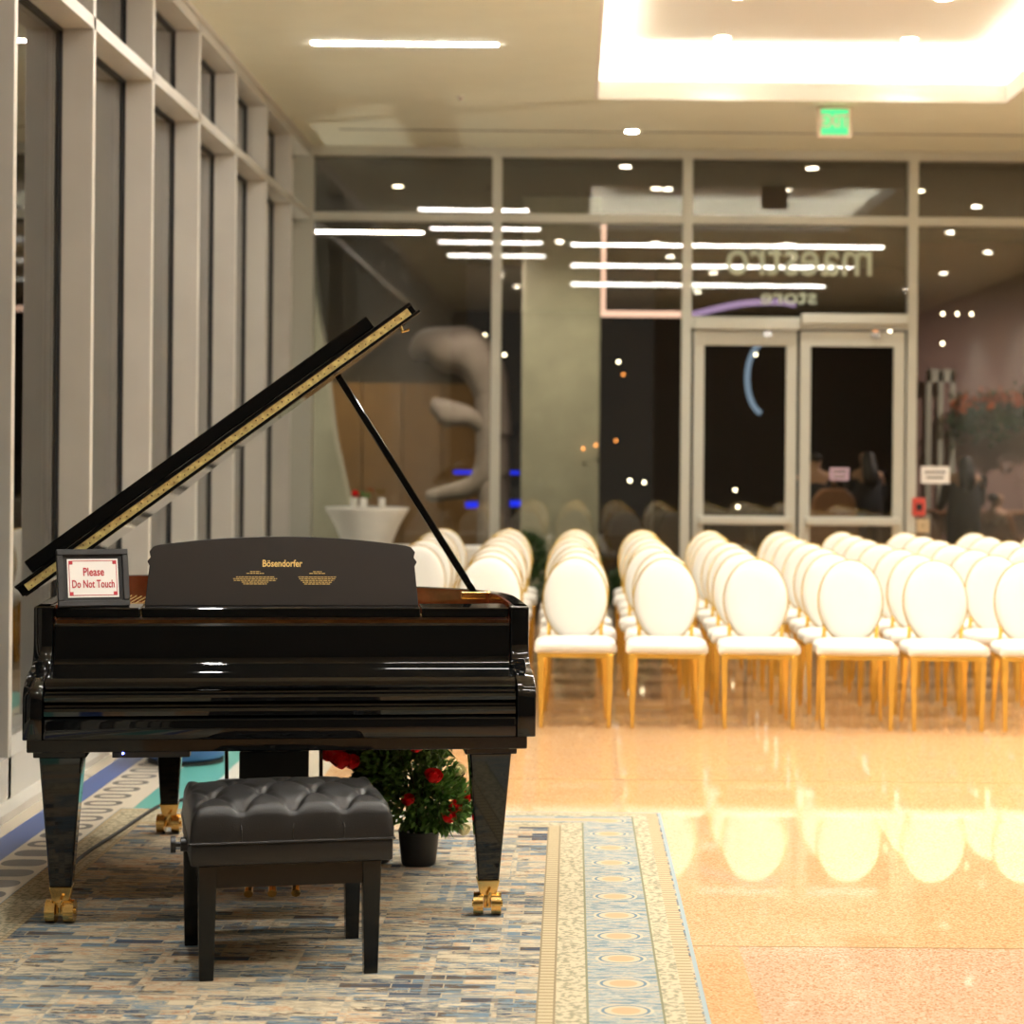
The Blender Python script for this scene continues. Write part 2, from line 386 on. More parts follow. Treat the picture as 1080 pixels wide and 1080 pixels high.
# lip
mb.box(TX0-.02, TX0+.008, TY0, TY1, CZ-.0005, CZ+.15); mb.box(TX1-.008, TX1+.02, TY0, TY1, CZ-.0005, CZ+.15)
mb.box(TX0-.02, TX1+.02, TY0-.02, TY0+.008, CZ-.0005, CZ+.15); mb.box(TX0-.02, TX1+.02, TY1-.008, TY1+.02, CZ-.0005, CZ+.15)
struct(mb.build('ceiling_tray', M['tray']))
cove = empty('cove_light', ((TX0+TX1)/2, (TY0+TY1)/2, CZ+.05), label='hidden light strip glowing around the raised ceiling tray', cat='ceiling light')
def rel(o, p):
    o.parent = p; o.matrix_parent_inverse = Matrix.Translation(p.location).inverted() if False else o.matrix_parent_inverse
    return o
cx_, cy_ = (TX0+TX1)/2, (TY0+TY1)/2
for (a, b_, c, d) in ((TX0-.17, TX0-.12, TY0-.1, TY1+.1), (TX1+.12, TX1+.17, TY0-.1, TY1+.1), (TX0-.1, TX1+.1, TY1+.12, TY1+.17), (TX0-.1, TX1+.1, TY0-.17, TY0-.12)):
    MB().box(a-cx_, b_-cx_, c-cy_, d-cy_, 0, .015).build('light_strip', M['cove'], cove)
# slot diffuser line near the back wall
struct(MB().box(-2.1, XR, 18.55, 18.57, CZ-.004, CZ+.001).build('trim_1', M['gasket']))
struct(MB().box(-2.75, XR, YB-.1, YB, 0, CZ).build('wall_front', M['wallp']))
struct(MB().box(XR, XR+.1, YB, BY+.12, 0, CZ).build('wall_right', mat('grey_plaster', (.34, .34, .30), .9)))

# left window wall : fins, transom, rails, glass
mb = MB()
ys = [9.21+1.51*k for k in range(-8, 7)]
for y in ys:
    mb.box(GX-.03, FX, y, y+.055, 0, CZ, .004)
mb.box(GX-.03, FX, YB, BY, 3.745, 3.81)
mb.box(GX-.03, FX, YB, BY, CZ-.1, CZ)
mb.box(GX-.03, FX, YB, BY, .02, .22)
mb.box(GX-.03, FX+.09, YB, BY, 0, .035)
struct(mb.build('wall_left', M['frame']))
mb = MB()
for y in ys: mb.box(GX-.006, GX+.012, y-.012, y, .22, CZ-.1)
mb.box(GX-.006, GX+.012, YB, BY, 3.725, 3.745); mb.box(GX-.006, GX+.012, YB, BY, CZ-.12, CZ-.1)
struct(mb.build('trim_2', M['gasket']))
ee = [YB]+ys+[BY]
n = 0
for a, b_ in zip(ee, ee[1:]):
    if b_ < 7: continue
    n += 1
    struct(MB().box(GX-.02, GX-.005, a+.055, b_, .22, 3.745).box(GX-.02, GX-.005, a+.055, b_, 3.81, CZ-.1).build('window_%d' % n, M['glassL']))
struct(MB().box(GX-.02, GX-.005, YB, ys[6], .22, CZ-.1).build('window_%d' % (n+1), M['glassL']))
struct(MB().box(FX-.1, FX+.02, YB, BY, CZ-.035, CZ, .004).build('trim_3', M['frame']))

# back window wall
VX = [-2.50, -.73, 1.06, 3.18, 5.1, 6.9]
mb = MB(); hw = .045
for x in VX: mb.box(x-hw, x+hw, BY-.07, BY+.09, 0, CZ, .004)
mb.box(-2.65, XR, BY-.072, BY+.09, CZ-.09, CZ)
mb.box(-2.65, XR, BY-.055, BY+.08, 3.74, 3.82)
mb.box(-2.65, 1.06, BY-.06, BY+.08, 0, .1); mb.box(3.18, XR, BY-.06, BY+.08, 0, .1)
mb.box(1.06, 3.18, BY-.06, BY+.08, 2.76, 2.87)
mb.box(-2.65, -2.5, BY-.06, BY+.08, 0, CZ)
struct(mb.build('wall_back', M['frameback']))
k = 20
for a, b_ in zip(VX, VX[1:]):
    k += 1
    z0 = 2.87 if abs(a-1.06) < .01 else .1
    struct(MB().box(a+hw, b_-hw, BY, BY+.012, z0, 3.74).box(a+hw, b_-hw, BY, BY+.012, 3.82, CZ-.09).build('window_%d' % k, M['glassB']))

# double glass doors
def door(n, x0, x1, hx):
    mb = MB()
    mb.box(x0, x0+.1, BY-.05, BY+.0, .02, 2.74, .004); mb.box(x1-.1, x1, BY-.05, BY, .02, 2.74, .004)
    mb.box(x0+.1, x1-.1, BY-.05, BY, 2.60, 2.74); mb.box(x0+.1, x1-.1, BY-.05, BY, .02, .28)
    d = struct(mb.build('door_%d' % n, M['frameback']))
    MB().box(x0+.1, x1-.1, BY-.03, BY-.018, .28, 2.60).build('glazing', M['glassB'], d)
    b = MB(); b.box(x0+.05, x1-.05, BY-.14, BY-.09, .92, 1.0, .012); b.box(x0+.05, x0+.12, BY-.1, BY-.05, .925, .995); b.box(x1-.12, x1-.05, BY-.1, BY-.05, .925, .995)
    b.build('push_bar', M['frameback'], d)
    h = MB(); h.box(x0, x1+.01, BY-.15, BY-.055, 2.775+hx, 2.87+hx, .006); h.build('door_closer', M['frameback'], d)
    MB().box(x1-.32, x1-.24, BY-.09, BY-.05, 2.68, 2.74).build('bracket', M['steel'], d)
    return d
door(1, 1.13, 2.10, -.03); door(2, 2.13, 3.11, .03)

# lettering on the glass above the doors, seen from behind (reversed)
def decal(name, txt, size, sx, x, z, label, mirror=True):
    b = text_bm(txt, size, sx, .002, .004)
    mb = MB(); mb.merge(b, T(x, BY-.006, z) @ Rx(pi/2) @ (Matrix.Scale(-1, 4, (1, 0, 0)) if mirror else Matrix.Identity(4)))
    bmesh.ops.recalc_face_normals(mb.bm, faces=mb.bm.faces)
    return tag(mb.build(name, M['letter']), label, 'lettering')
decal('window_lettering', 'maestro', .50, .84, 2.12, 3.42, 'large pale reversed lettering on the glass above the doors')
decal('window_lettering', 'store', .20, 1.25, 2.02, 3.06, 'smaller pale reversed word under the large lettering above the doors')

# notices and call boxes by the doors
def notice(x, z, w, h, label, m):
    o = empty('notice_sign', (x, BY-.03, z), label=label, cat='sign')
    MB().box(-w/2, w/2, -.004, .004, -h/2, h/2).build('sheet', m, o)
    t = MB(); t.box(-w*.36, w*.36, -.006, -.004, .015, .035); t.box(-w*.3, w*.3, -.006, -.004, -.035, -.015)
    t.build('text_lines', M['steel'], o); return o
notice(3.41, 1.40, .27, .16, 'small white notice on the glass right of the doors', M['paper'])
notice(2.51, 1.40, .18, .12, 'small mauve notice on the right door', mat('mauve_paper', (.5, .36, .45), .6))
al = empty('fire_alarm', (3.25, BY-.1, 1.10), label='red fire alarm pull box on the mullion right of the doors', cat='alarm')
MB().box(-.06, .06, 0, .05, -.085, .085, .008).build('housing', M['redbox'], al); MB().box(-.03, .03, -.012, 0, -.035, .03, .003).build('handle', M['gasket'], al)
al = empty('call_box', (3.29, BY-.1, .92), label='tan wall box just below the red fire alarm', cat='box')
MB().box(-.06, .06, 0, .05, -.065, .065, .008).build('housing', M['tan'], al); MB().cyl(.015, .015, -.006, 0, mtx=Rx(pi/2)).build('button', M['steel'], al)

# ------------------------------------------------------------------ lamps
def linear(x0, x1, y, m, label, w=.055, z=CZ, group=None):
    o = empty('linear_light', ((x0+x1)/2, y, z), label=label, cat='ceiling light', group=group)
    h = (x1-x0)/2
    MB().box(-h-.01, h+.01, -w/2-.008, w/2+.008, -.004, .0).build('trim_ring', M['tray'], o)
    MB().box(-h, h, -w/2, w/2, -.010, -.004, .002).build('diffuser', m, o)
    return o
linear(-1.85, -.55, 14.6, M['linepink'], 'short bright linear light recessed in the ceiling above the piano end of the room')
for y in (12.5, 10.75, 8.8):
    linear(-1.85, -.45, y, M['linepink'], 'short linear ceiling light above the grand piano, mirrored in the back glass', group='linear lights over the piano')
for y in (10.57, 7.35, 3.74):
    linear(-.05, 4.25, y, M['line'], 'long linear ceiling light in front of the tray, mirrored in the back glass', w=.075, group='long linear lights in front of the tray')
def downlight(x, y, z, label, m=None, r=.055, group=None):
    o = empty('downlight', (x, y, z), label=label, cat='ceiling light', group=group)
    MB().cyl(r+.02, r+.02, -.006, 0).build('trim_ring', M['tray'], o); MB().cyl(r, r, -.011, -.006).build('lens', m or M['spotlens'], o)
    return o
def spot(x, y, z, power, ang=95, col=(1, .985, .93), r=.06, blend=.9):
    l = bpy.data.lights.new('spot_lamp', 'SPOT'); l.energy = power; l.spot_size = R(ang); l.spot_blend = blend; l.color = col; l.shadow_soft_size = r
    o = bpy.data.objects.new('spot_lamp', l); C.objects.link(o); o.location = (x, y, z); return o
downlight(.50, 18.5, CZ, 'round downlight in the ceiling strip left of the exit sign')
downlight(2.36, 18.5, CZ, 'round downlight in the ceiling strip just behind the exit sign')
side = {1.15: 'left', 2.62: 'right'}
for x in (1.15, 2.62):
    for y, w_ in ((16.4, 'back'), (14.9, 'middle'), (13.4, 'front')):
        downlight(x, y, HZ, 'round downlight inside the ceiling tray, %s one of the %s column' % (w_, side[x]))
        spot(x, y, HZ-.03, 45, 115)
for x in (.50, 2.36): spot(x, 18.5, CZ-.03, 60)
# added recessed cans out of frame, to raise the general light in the hall
for x, y, p in ((4.6, 15.4, 110), (4.8, 12.6, 110), (1.1, 10.9, 55), (2.9, 10.9, 55), (-.2, 10.9, 70), (1.4, 8.9, 80), (3.2, 8.9, 80), (2.2, 6.2, 70), (-1.2, 5.6, 90), (-1.0, 3.2, 80), (2.2, 2.2, 60)):
    spot(x, y, CZ-.03, p, 120)
    downlight(x, y, CZ, 'added recessed ceiling downlight in front of the tray, out of frame', group='added recessed downlights in front of the tray')

for y in (3, 6.5, 10, 13.5, 17):  # unseen washers added so the right wall bounces more light onto the ceiling
    spot(5.8, y, CZ-.03, 170, 130)
    downlight(5.8, y, CZ, 'added recessed ceiling downlight in the row along the right wall, out of frame', group='added wall washers along the right wall')
# exit sign
ex = empty('exit_sign', (2.12, 17.1, CZ), label='glowing green exit sign hanging from the ceiling', cat='sign')
MB().box(-.14, .14, -.02, .02, -.26, -.01, .01).build('housing', M['exitpink'], ex)
MB().box(-.11, .11, -.026, -.02, -.235, -.03).build('panel', M['green'], ex)
mb = MB(); mb.merge(text_bm('EXIT', .15, .78, .002, .003), T(0, -.03, -.13) @ Rx(pi/2)); mb.build('lettering', M['exitpink'], ex)
# sprinkler
sk = empty('sprinkler', (-.93, 16.8, CZ), label='tiny sprinkler head in the ceiling left of the tray', cat='sprinkler')
MB().cyl(.03, .03, -.008, 0).build('plate', M['frame'], sk); MB().cyl(.008, .02, -.035, -.008).build('nozzle', M['steel'], sk)

# ------------------------------------------------------------------ rugs
tag(MB().box(RX0, RX1, RY0, RY1, .004, .014, .003).build('area_rug', M['rug']), 'large oriental rug in beige and blue under the grand piano and its bench', 'rug')
tag(MB().box(-2.31, -1.40, 3.0, 13.5, .0005, .0035).build('floor_runner', M['runner']), 'striped runner in blue, cream and teal along the window wall', 'runner')

# ------------------------------------------------------------------ grand piano
PI_ = empty('grand_piano', (-.94, 6.822, .0), R(7), 'black glossy concert grand piano with its lid propped open', 'piano')
HW = .832
out = [(-HW, .30), (-HW, 1.0), (-HW, 1.75), (-.80, 1.93), (-.70, 2.04), (-.55, 2.08), (-.40, 2.05), (-.27, 1.94), (-.15, 1.74), (.0, 1.56), (.22, 1.43), (.47, 1.34), (.67, 1.20), (.78, 1.03), (.825, .85), (HW, .66), (HW, .30)]
outc = [out[0]] + catmull(out[1:], 5)
def inset(p, d):
    res = []; n = len(p)
    for i in range(n):
        a = Vector(p[max(i-1, 0)]); c = Vector(p[min(i+1, n-1)]); t = (c-a).normalized(); res.append((p[i][0]+t.y*d, p[i][1]-t.x*d))
    return res
def strip(pa, pb, z0, z1):
    mb = MB(); b = mb.bm; n = len(pa)
    V = [[b.verts.new((x, y, z)) for (x, y) in q] for q, z in ((pa, z0), (pa, z1), (pb, z1), (pb, z0))]
    for a, c in ((0, 1), (1, 2), (2, 3), (3, 0)):
        for i in range(n-1): b.faces.new((V[a][i], V[a][i+1], V[c][i+1], V[c][i]))
    for i in (0, n-1): b.faces.new([V[j][i] for j in range(4)])
    bmesh.ops.recalc_face_normals(b, faces=b.faces); return mb
in1 = inset(outc, .045); in2 = inset(outc, .053)
strip(outc, in1, .70, 1.06).build('rim', M['black'], PI_, True, 30)
strip(in1, in2, .80, 1.058).build('inner_rim', M['mahog'], PI_, True, 30)
MB().prism([(x, y) for x, y in in2], .80, .82).build('soundboard', M['spruce'], PI_)
pl = inset(outc, .10); pl = [(x, max(y, .66)) for x, y in pl]
MB().prism(pl, .93, .95).build('iron_plate', M['ironplate'], PI_)
st = MB()
for i in range(60):
    x = -.70+i*.024
    yb = .75 + max(.12, 1.15*(1-(i/60))**1.1)*.98
    st.tube([(x, .70, .985), (x*.9-.02, min(yb, 1.9), .985)], .0018, 4)
s_ = st.build('strings', M['goldpaint'], PI_); s_['kind'] = 'stuff'
MB().box(-.77, .77, .47, .70, .93, .985).build('pin_block', M['mahog'], PI_)
pins = MB()
for i in range(80):
    for r_ in range(2): pins.cyl(.003, .003, .985, 1.012, -.74+i*.0187, .53+r_*.07+(i % 3)*.01, 6)
s_ = pins.build('tuning_pins', M['steel'], PI_); s_['kind'] = 'stuff'
# cheeks (arms)
cp = [(.0, .648), (.0, .79), (.012, .812), (.03, .822), (.05, .830), (.07, .842), (.14, .858), (.20, .866), (.235, .885), (.25, .91), (.255, .95), (.255, 1.06), (.40, 1.06), (.40, .648)]
for sx in (-1, 1):
    MB().prism(cp, min(sx*HW, sx*(HW-.062)), max(sx*HW, sx*(HW-.062)), 'x', .004).build('cheek', M['black'], PI_, True, 35)
XI = HW-.064
MB().box(-XI-.0, XI, .0, .035, .648, .716, .008).build('key_slip', M['black'], PI_, True, 30)
MB().box(-HW+.01, HW-.025, .03, .62, .604, .648, .004).build('keybed', M['black'], PI_)
fb = [(.04, .70), (.022, .718), (.014, .724), (.012, .738), (.018, .747), (.034, .751), (.036, .757), (.030, .764), (.022, .770), (.020, .782), (.026, .790), (.044, .795), (.046, .800), (.040, .806), (.036, .818), (.040, .832), (.054, .842), (.25, .864), (.268, .868), (.272, .876), (.272, .995), (.278, 1.003), (.292, 1.003), (.30, .995), (.30, .70)]
MB().prism(fb, -XI+.002, XI-.002, 'x').build('fallboard', M['black'], PI_, True, 28)
led = MB().box(-.815+.05, -.485, .285, .48, 1.021, 1.055, .004).box(-.48, .46, .285, .58, 1.021, 1.055, .004).box(.465, .765, .285, .48, 1.021, 1.055, .004)
led.build('music_shelf', M['black'], PI_)
MB().box(-.765, .765, .315, .46, .90, 1.012).build('action_rail', M['spruce'], PI_)
# music desk
dpts = [(-.468, 0), (-.455, .140), (-.463, .155), (-.452, .170), (-.457, .190), (-.443, .207), (-.424, .213)]
top = [(-.424+.848*i/16, .213+.031*(1-(abs(i-8)/8)**2)) for i in range(1, 16)]
desk_poly = dpts+top+[(-x, z) for x, z in dpts[::-1]]
DM = T(-.01, .375, 1.0555) @ Rx(-R(14)) 
md = empty('music_desk', parent := (0, 0, 0)) if False else MB().prism(desk_poly, 0, .018, 'y', .002, DM).build('music_desk', M['desk'], PI_)
mb = MB()
mb.merge(text_bm('Bösendorfer', .034, .80, .0006, .0007), DM @ T(-.003, -.0008, .147) @ Rx(pi/2)); mb.build('lettering', M['goldpaint'], md)
mb = MB()
for cx, rows in ((-.095, [.035, .06, .02, .13, .15, .145, .09, .08]), (.118, [.03, .055, .02, .13, .125, .115, .10, .09])):
    z = .118
    for i, w in enumerate(rows):
        x = -w/2
        while x < w/2 and w > .025:
            q = rnd.uniform(.006, .014); mb.box(cx+x, cx+min(x+q, w/2), -.0012, .0, z, z+.0022, 0, DM); x += q+.0022
        z -= .0062
mb.build('small_print', M['goldpaint'], md)
# legs
def pleg(x, y, wt, name='leg'):
    l = MB().taper(x, y, .072, .072, .135, wt, wt, .575, bev=.006).build(name, M['black'], PI_)
    MB().box(x-wt*.62, x+wt*.62, y-wt*.62, y+wt*.62, .572, .606, .004).build('leg_plate', M['black'], l)
    MB().taper(x, y, .05, .05, .075, .078, .078, .137, bev=.004).build('ferrule', M['brass'], l)
    c = MB(); mt = T(x, y, .0) @ Rz(R(-6))
    for sx in (-1, 1):
        c.cyl(.038, .038, .014, .047, mtx=mt @ T(0, -.012, .054) @ Ry(sx*pi/2), n=28)
        c.cyl(.012, .012, .047, .052, mtx=mt @ T(0, -.012, .054) @ Ry(sx*pi/2), n=12)
    c.box(-.012, .012, -.03, .02, .04, .085, .003, mt); c.tube([tuple(mt @ Vector((.0, -.03, .05))), tuple(mt @ Vector((.004, -.052, .078))), tuple(mt @ Vector((.012, -.05, .098)))], .005, 6)
    c.build('caster', M['brass'], l, True, 40)
    return l
pleg(-.728, .22, .140); pleg(.695, .22, .142); pleg(-.485, 1.83, .125)
# lid
A = R(36.68); LX, LZ = -.905, 1.097
LM = T(LX, 0, LZ) @ Ry(-A)      # local x=u along lid, y depth, z normal
LL = 1.670; k_ = LL/1.70; LY = .44
lo = [((x+.852)*k_, y+(.02 if y > 1 else 0)) for x, y in outc]; lo = [(max(0, u), y) for u, y in lo]
lo = [(0, LY)] + [(u, y) for u, y in lo if y > LY+.02] + [(LL, LY)]
lid = MB().prism(lo, -.020, .022, 'z', 0, LM).build('lid', M['black'], PI_)
MB().box(.0, LL, LY-.024, LY, .011, .025, .003, LM).box(.012, LL+.012, LY-.024, LY, -.027, -.015, .003, LM).build('lid_lip', M['black'], lid)
MB().box(.03, LL-.02, LY-.018, LY-.0001, -.0145, .0105, 0, LM).build('hinge', M['hinge'], lid)
hp = MB(); hu = .05
while hu < LL-.04:
    hp.cyl(.0025, .0025, 0, .003, mtx=LM @ T(hu, LY-.018, -.006+.008*((int(hu*50)) % 2)) @ Rx(pi/2), n=8); hu += .022
hp.build('hinge_screws', M['brass'], lid)
MB().box(.075, 1.52, LY-.015, LY+.33, .026, .074, .004, LM).build('front_flap', M['black'], lid)
MB().tube([tuple(LM @ Vector((1.60, LY+.01, -.012))), tuple(LM @ Vector((1.59, LY+.01, -.045))), tuple(LM @ Vector((1.615, LY+.01, -.052)))], .006, 6).build('lid_catch', M['brass'], lid)
a_ = Vector((.70, 1.0, 1.055)); b_ = Vector((.178, 1.0, 1.874))
pr = MB(); d_ = b_-a_
pr.box(-.0135, .0135, -.0135, .0135, 0, d_.length, .004, Matrix.Translation(a_) @ d_.to_track_quat('Z', 'Y').to_matrix().to_4x4())
pr.build('lid_prop', M['black'], PI_)
q_ = Matrix.Translation(a_) @ d_.to_track_quat('Z', 'Y').to_matrix().to_4x4()
MB().box(.65, .76, .985, 1.015, 1.035, 1.062, .003).build('prop_hinge', M['brass'], PI_)
# pedal lyre
ly = MB()
for x in (-.115, .012): ly.box(x, x+.045, .44, .48, .30, .604, .004)
ly.box(-.155, .085, .43, .50, .30, .545, .004); ly.box(-.175, .105, .41, .53, .10, .17, .006)
ly.box(-.10, -.06, .44, .48, .17, .30).box(.0, .04, .44, .48, .17, .30)
lyre = ly.build('pedal_lyre', M['blacksat'], PI_)
for x in (-.115, -.035, .045):
    MB().tube([(x, .42, .12), (x, .36, .115), (x, .30, .10), (x, .27, .085)], .012, 8, [.008, .010, .014, .016]).build('pedal', M['brass'], lyre)
for x0, x1 in ((-.225, -.195), (.125, .13)):
    MB().tube([(x0, .95, .70), (x1, .50, .22)], .007, 8).build('lyre_brace', M['blacksat'], lyre)
MB().tube([(-.27, .5, .60), (-.28, .47, .56), (-.255, .47, .60)], .007, 6).build('cable_clip', M['blacksat'], PI_)
# little control box with a blue light under the keybed
cb = MB().box(-.55, -.30, .035, .09, .585, .612, .003).build('control_box', M['blacksat'], PI_)
MB().cyl(.0035, .0035, 0, .004, mtx=T(-.515, .035, .600) @ Rx(pi/2), n=10).build('indicator_light', emis('blue_indicator', (.1, .15, 1), 14), cb)

# sign on the music shelf
sg = empty('framed_sign', (-1.612, 7.048, 1.0565), R(22), 'small black-framed sign reading Please Do Not Touch, leaning on the piano shelf', 'sign')
SM = Rx(-R(18)); w, h, t = .120, .200, .021
fm = MB()
fm.box(-w, w, -.010, .008, 0, t, .003, SM).box(-w, w, -.012, .008, h-t, h, .003, SM).box(-w, -w+t, -.012, .008, t, h-t, .003, SM).box(w-t, w, -.012, .008, t, h-t, .003, SM)
fm.build('frame', M['pot'], sg)
MB().box(-w+t, w-t, -.001, .002, t, h-t, 0, SM).build('mat_board', M['gasket'], sg)
MB().box(-w+t+.014, w-t-.014, -.003, -.001, t+.012, h-t-.012, 0, SM).build('card', M['paper'], sg)
rb = MB(); a1, a2, b1, b2 = -w+t+.019, w-t-.019, t+.018, h-t-.018
for q in ((a1, a2, b1, b1+.0022), (a1, a2, b2-.0022, b2), (a1, a1+.002, b1, b2), (a2-.002, a2, b1, b2)): rb.box(q[0], q[1], -.0042, -.003, q[2], q[3], 0, SM)
for x in (a1, a2-.013):
    for z in (b1, b2-.013): rb.box(x, x+.013, -.0044, -.003, z, z+.013, .001, SM)
rb.build('red_border', M['red'], sg)
tb = MB()
tb.merge(text_bm('Please', .040, .72, .0006, .0006), SM @ T(.002, -.004, .120) @ Rx(pi/2))
tb.merge(text_bm('Do Not Touch', .038, .62, .0006, .0006), SM @ T(.0, -.004, .078) @ Rx(pi/2))
tb.build('lettering', M['red'], sg)
MB().box(-.02, .02, .0, .006, 0, .13, .001, Matrix.Translation((0, .135, .0)) @ Rx(R(20))).build('easel_back', M['blacksat'], sg)

# ------------------------------------------------------------------ bench
BN = empty('piano_bench', (-.822, 6.215, .014), R(13), 'black tufted leather piano bench with tapered legs, on the rug before the piano', 'bench')
SW, SD = .305, .56   # half width, depth
nx, ny = 96, 72
def tuft_h(u, v):
    # u in 0..4 , v in 0..3 : buttons staggered
    d = 9
    for j in range(0, 4):
        off = .5 if j % 2 else 0.
        for i in range(-1, 6):
            bx, by = i+off, j*1.0
            if j in (0,): by = .15
            if j in (3,): by = 2.85
            d = min(d, math.hypot((u-bx), (v-by)*.9))
    dep = .020*math.exp(-(d/.17)**2)
    # diagonal creases
    a = ((u+v*.5) % 1); a = min(a, 1-a); c = ((u-v*.5) % 1); c = min(c, 1-c)
    cr = max(math.exp(-(a/.05)**2), math.exp(-(c/.05)**2))
    return dep+.007*cr
b = bmesh.new(); V = []
for j in range(ny+1):
    row = []
    for i in range(nx+1):
        x = -1+2*i/nx; y = j/ny
        ex, ey = min(1, (1-abs(x))*SW/.032), min(1, min(y, 1-y)*SD/.036)
        e = (1-(1-ex)**2.6)**.42*(1-(1-ey)**2.6)**.42
        z = .412+.106*e
        inner = min(ex, ey)
        z += .028*(1-x*x)*(1-(2*y-1)**2)
        z -= tuft_h((x+1)*2, y*3)*min(1, inner*1.1)
        row.append(b.verts.new((x*SW*(1 - .0*e), y*SD, z)))
    V.append(row)
for j in range(ny):
    for i in range(nx): b.faces.new((V[j][i], V[j][i+1], V[j+1][i+1], V[j+1][i]))
# closing skirt
mb = MB(); mb.merge(b)
cush = mb.build('cushion', M['leather'], BN, True, 80)
pf = MB()
for i in (1, 2, 3):
    x = -SW+2*SW*i/4
    pf.tube([(x+.004*(-1)**i, .012, .475), (x, -.0008, .452), (x, -.001, .412)], .0018, 6)
pf.tube([(-SW, 0, .414), (SW, 0, .414), (SW, SD, .414), (-SW, SD, .414), (-SW, 0, .414)], .004, 6)
pf.build('piping', M['leather'], cush)
bt = MB()
for j, yy in ((1, 1/3), (2, 2/3)):
    for i in range(4 if j == 1 else 3):
        x = -SW+2*SW*((i+.5) if j == 1 else (i+1))/4
        z = .412+.106+.028*(1-(x/SW)**2)*(1-(2*yy-1)**2)-.018
        MBb = MB().lathe([(.0001, .004), (.006, .003), (.009, 0)], 10, T(x, yy*SD, z)).build('button', M['leather'], cush)
MB().box(-SW+.004, SW-.004, .004, SD-.004, .346, .412, .008).build('seat_box', M['leather'], BN, True, 40)
MB().box(-SW+.035, SW-.045, .035, .06, .275, .345).box(-SW+.035, SW-.045, SD-.06, SD-.035, .275, .345).box(-SW+.035, -SW+.06, .06, SD-.06, .275, .345).box(SW-.07, SW-.045, .06, SD-.06, .275, .345).build('apron', M['benchwood'], BN)
for x, y in ((-SW+.055, .05), (SW-.065, .05), (-SW+.032, SD-.05), (SW-.065, SD-.05)):
    MB().taper(x, y, .042, .042, 0, .056, .056, .345, bev=.003).build('leg', M['benchwood'], BN)
kn = MB().cyl(.022, .022, 0, .02, mtx=T(-SW+.004, .22, .375) @ Ry(-pi/2)); kn.cyl(.008, .008, .02, .05, mtx=T(-SW+.004, .22, .375) @ Ry(-pi/2)); kn.cyl(.026, .026, .035, .05, mtx=T(-SW+.004, .22, .375) @ Ry(-pi/2))
kn.build('adjusting_knob', M['blacksat'], BN, True)
MB().box(SW-.095, SW-.085, .1, .13, .10, .16, .002).box(SW-.1, SW-.09, .1, .3, .15, .16).build('bracket', M['blacksat'], BN) if False else None

# cable on the rug
pts = catmull([(-1.78, 7.30, .024), (-1.87, 7.9, .0225), (-1.84, 8.6, .0225), (-1.81, 9.1, .0235), (-1.78, 9.2, .024), (-1.74, 9.4, .012)], 8)
tag(MB().tube(pts, .007, 8).build('cable', M['gasket'], None, True), 'black cable running over the rug behind the left piano leg', 'cable')

# ------------------------------------------------------------------ chairs
def make_chair():
    root = empty('banquet_chair', (0, 0, 0))
    # origin: floor under the middle of the front legs; back is towards +y
    W = .225; D = .41
    sh = [(-W, .03), (-W+.03, 0), (W-.03, 0), (W, .03), (W-.03, D), (-W+.03, D)]
    b = bmesh.new()
    def ring(s_, z):
        cx, cy = 0, D/2
        return [b.verts.new((cx+(x-cx)*s_, cy+(y-cy)*s_, z)) for x, y in catmull(sh, 4, True)]
    rs = [ring(.94, .432), ring(1.0, .445), ring(1.0, .475), ring(.96, .492), ring(.80, .503), ring(.4, .507)]
    for p, q in zip(rs, rs[1:]):
        for i in range(len(p)): b.faces.new((p[i], p[(i+1) % len(p)], q[(i+1) % len(p)], q[i]))
    b.faces.new(rs[0][::-1]); b.faces.new(rs[-1])
    mb = MB(); mb.merge(b); mb.build('seat', M['ivory'], root, True, 60)
    MB().box(-W+.015, W-.015, .01, .03, .405, .434).box(-W+.035, W-.035, D-.03, D-.01, .405, .434).box(-W+.012, -W+.032, .02, D-.02, .405, .434).box(W-.032, W-.012, .02, D-.02, .405, .434).build('seat_frame', M['chairgold'], root)
    for sx in (-1, 1):
        MB().taper(sx*(W-.03), .02, .022, .022, 0, .040, .034, .43, sx*(W-.024), .022, .003).build('leg', M['chairgold'], root)
        MB().taper(sx*(W-.035), D+.05, .020, .022, 0, .034, .034, .43, sx*(W-.05), D-.02, .003).build('leg', M['chairgold'], root)
    tilt = T(0, D+.0, .715) @ Rx(-R(9))
    a, c = .188, .243
    b = bmesh.new(); n = 36
    prof = [(0, -.034), (.5, -.033), (.82, -.028), (.95, -.018), (1., -.004), (1., .008), (.93, .022), (.6, .028), (0, .029)]
    rg = []
    for r_, y in prof:
        if r_ == 0: rg.append([b.verts.new((0, y, 0))]); continue
        rg.append([b.verts.new((a*r_*cos(2*pi*i/n), y, c*r_*sin(2*pi*i/n))) for i in range(n)])
    for p, q in zip(rg, rg[1:]):
        for i in range(n):
            j = (i+1) % n
            if len(p) == 1: b.faces.new((p[0], q[j], q[i]))
            elif len(q) == 1: b.faces.new((p[i], p[j], q[0]))
            else: b.faces.new((p[i], p[j], q[j], q[i]))
    bmesh.ops.recalc_face_normals(b, faces=b.faces)
    mb = MB(); mb.merge(b, tilt); mb.build('backrest', M['ivory'], root, True, 70)
    mb = MB(); mb.tube([((a+.001)*cos(2*pi*i/40), .004, (c+.001)*sin(2*pi*i/40)) for i in range(41)], .0075, 6, mtx=tilt)
    for sx in (-1, 1):
        mb.tube([(sx*(W-.05), D-.02, .42), (sx*.155, D+.005, .50), tuple(tilt @ Vector((sx*.155, .005, -.14)))], .013, 8)
    mb.build('back_frame', M['chairgold'], root, True, 60)
    return root
proto = make_chair()
colx = [-1.05, -.505, .03, .566, 1.096, 1.665, 2.18, 2.70, 3.23, 3.75]
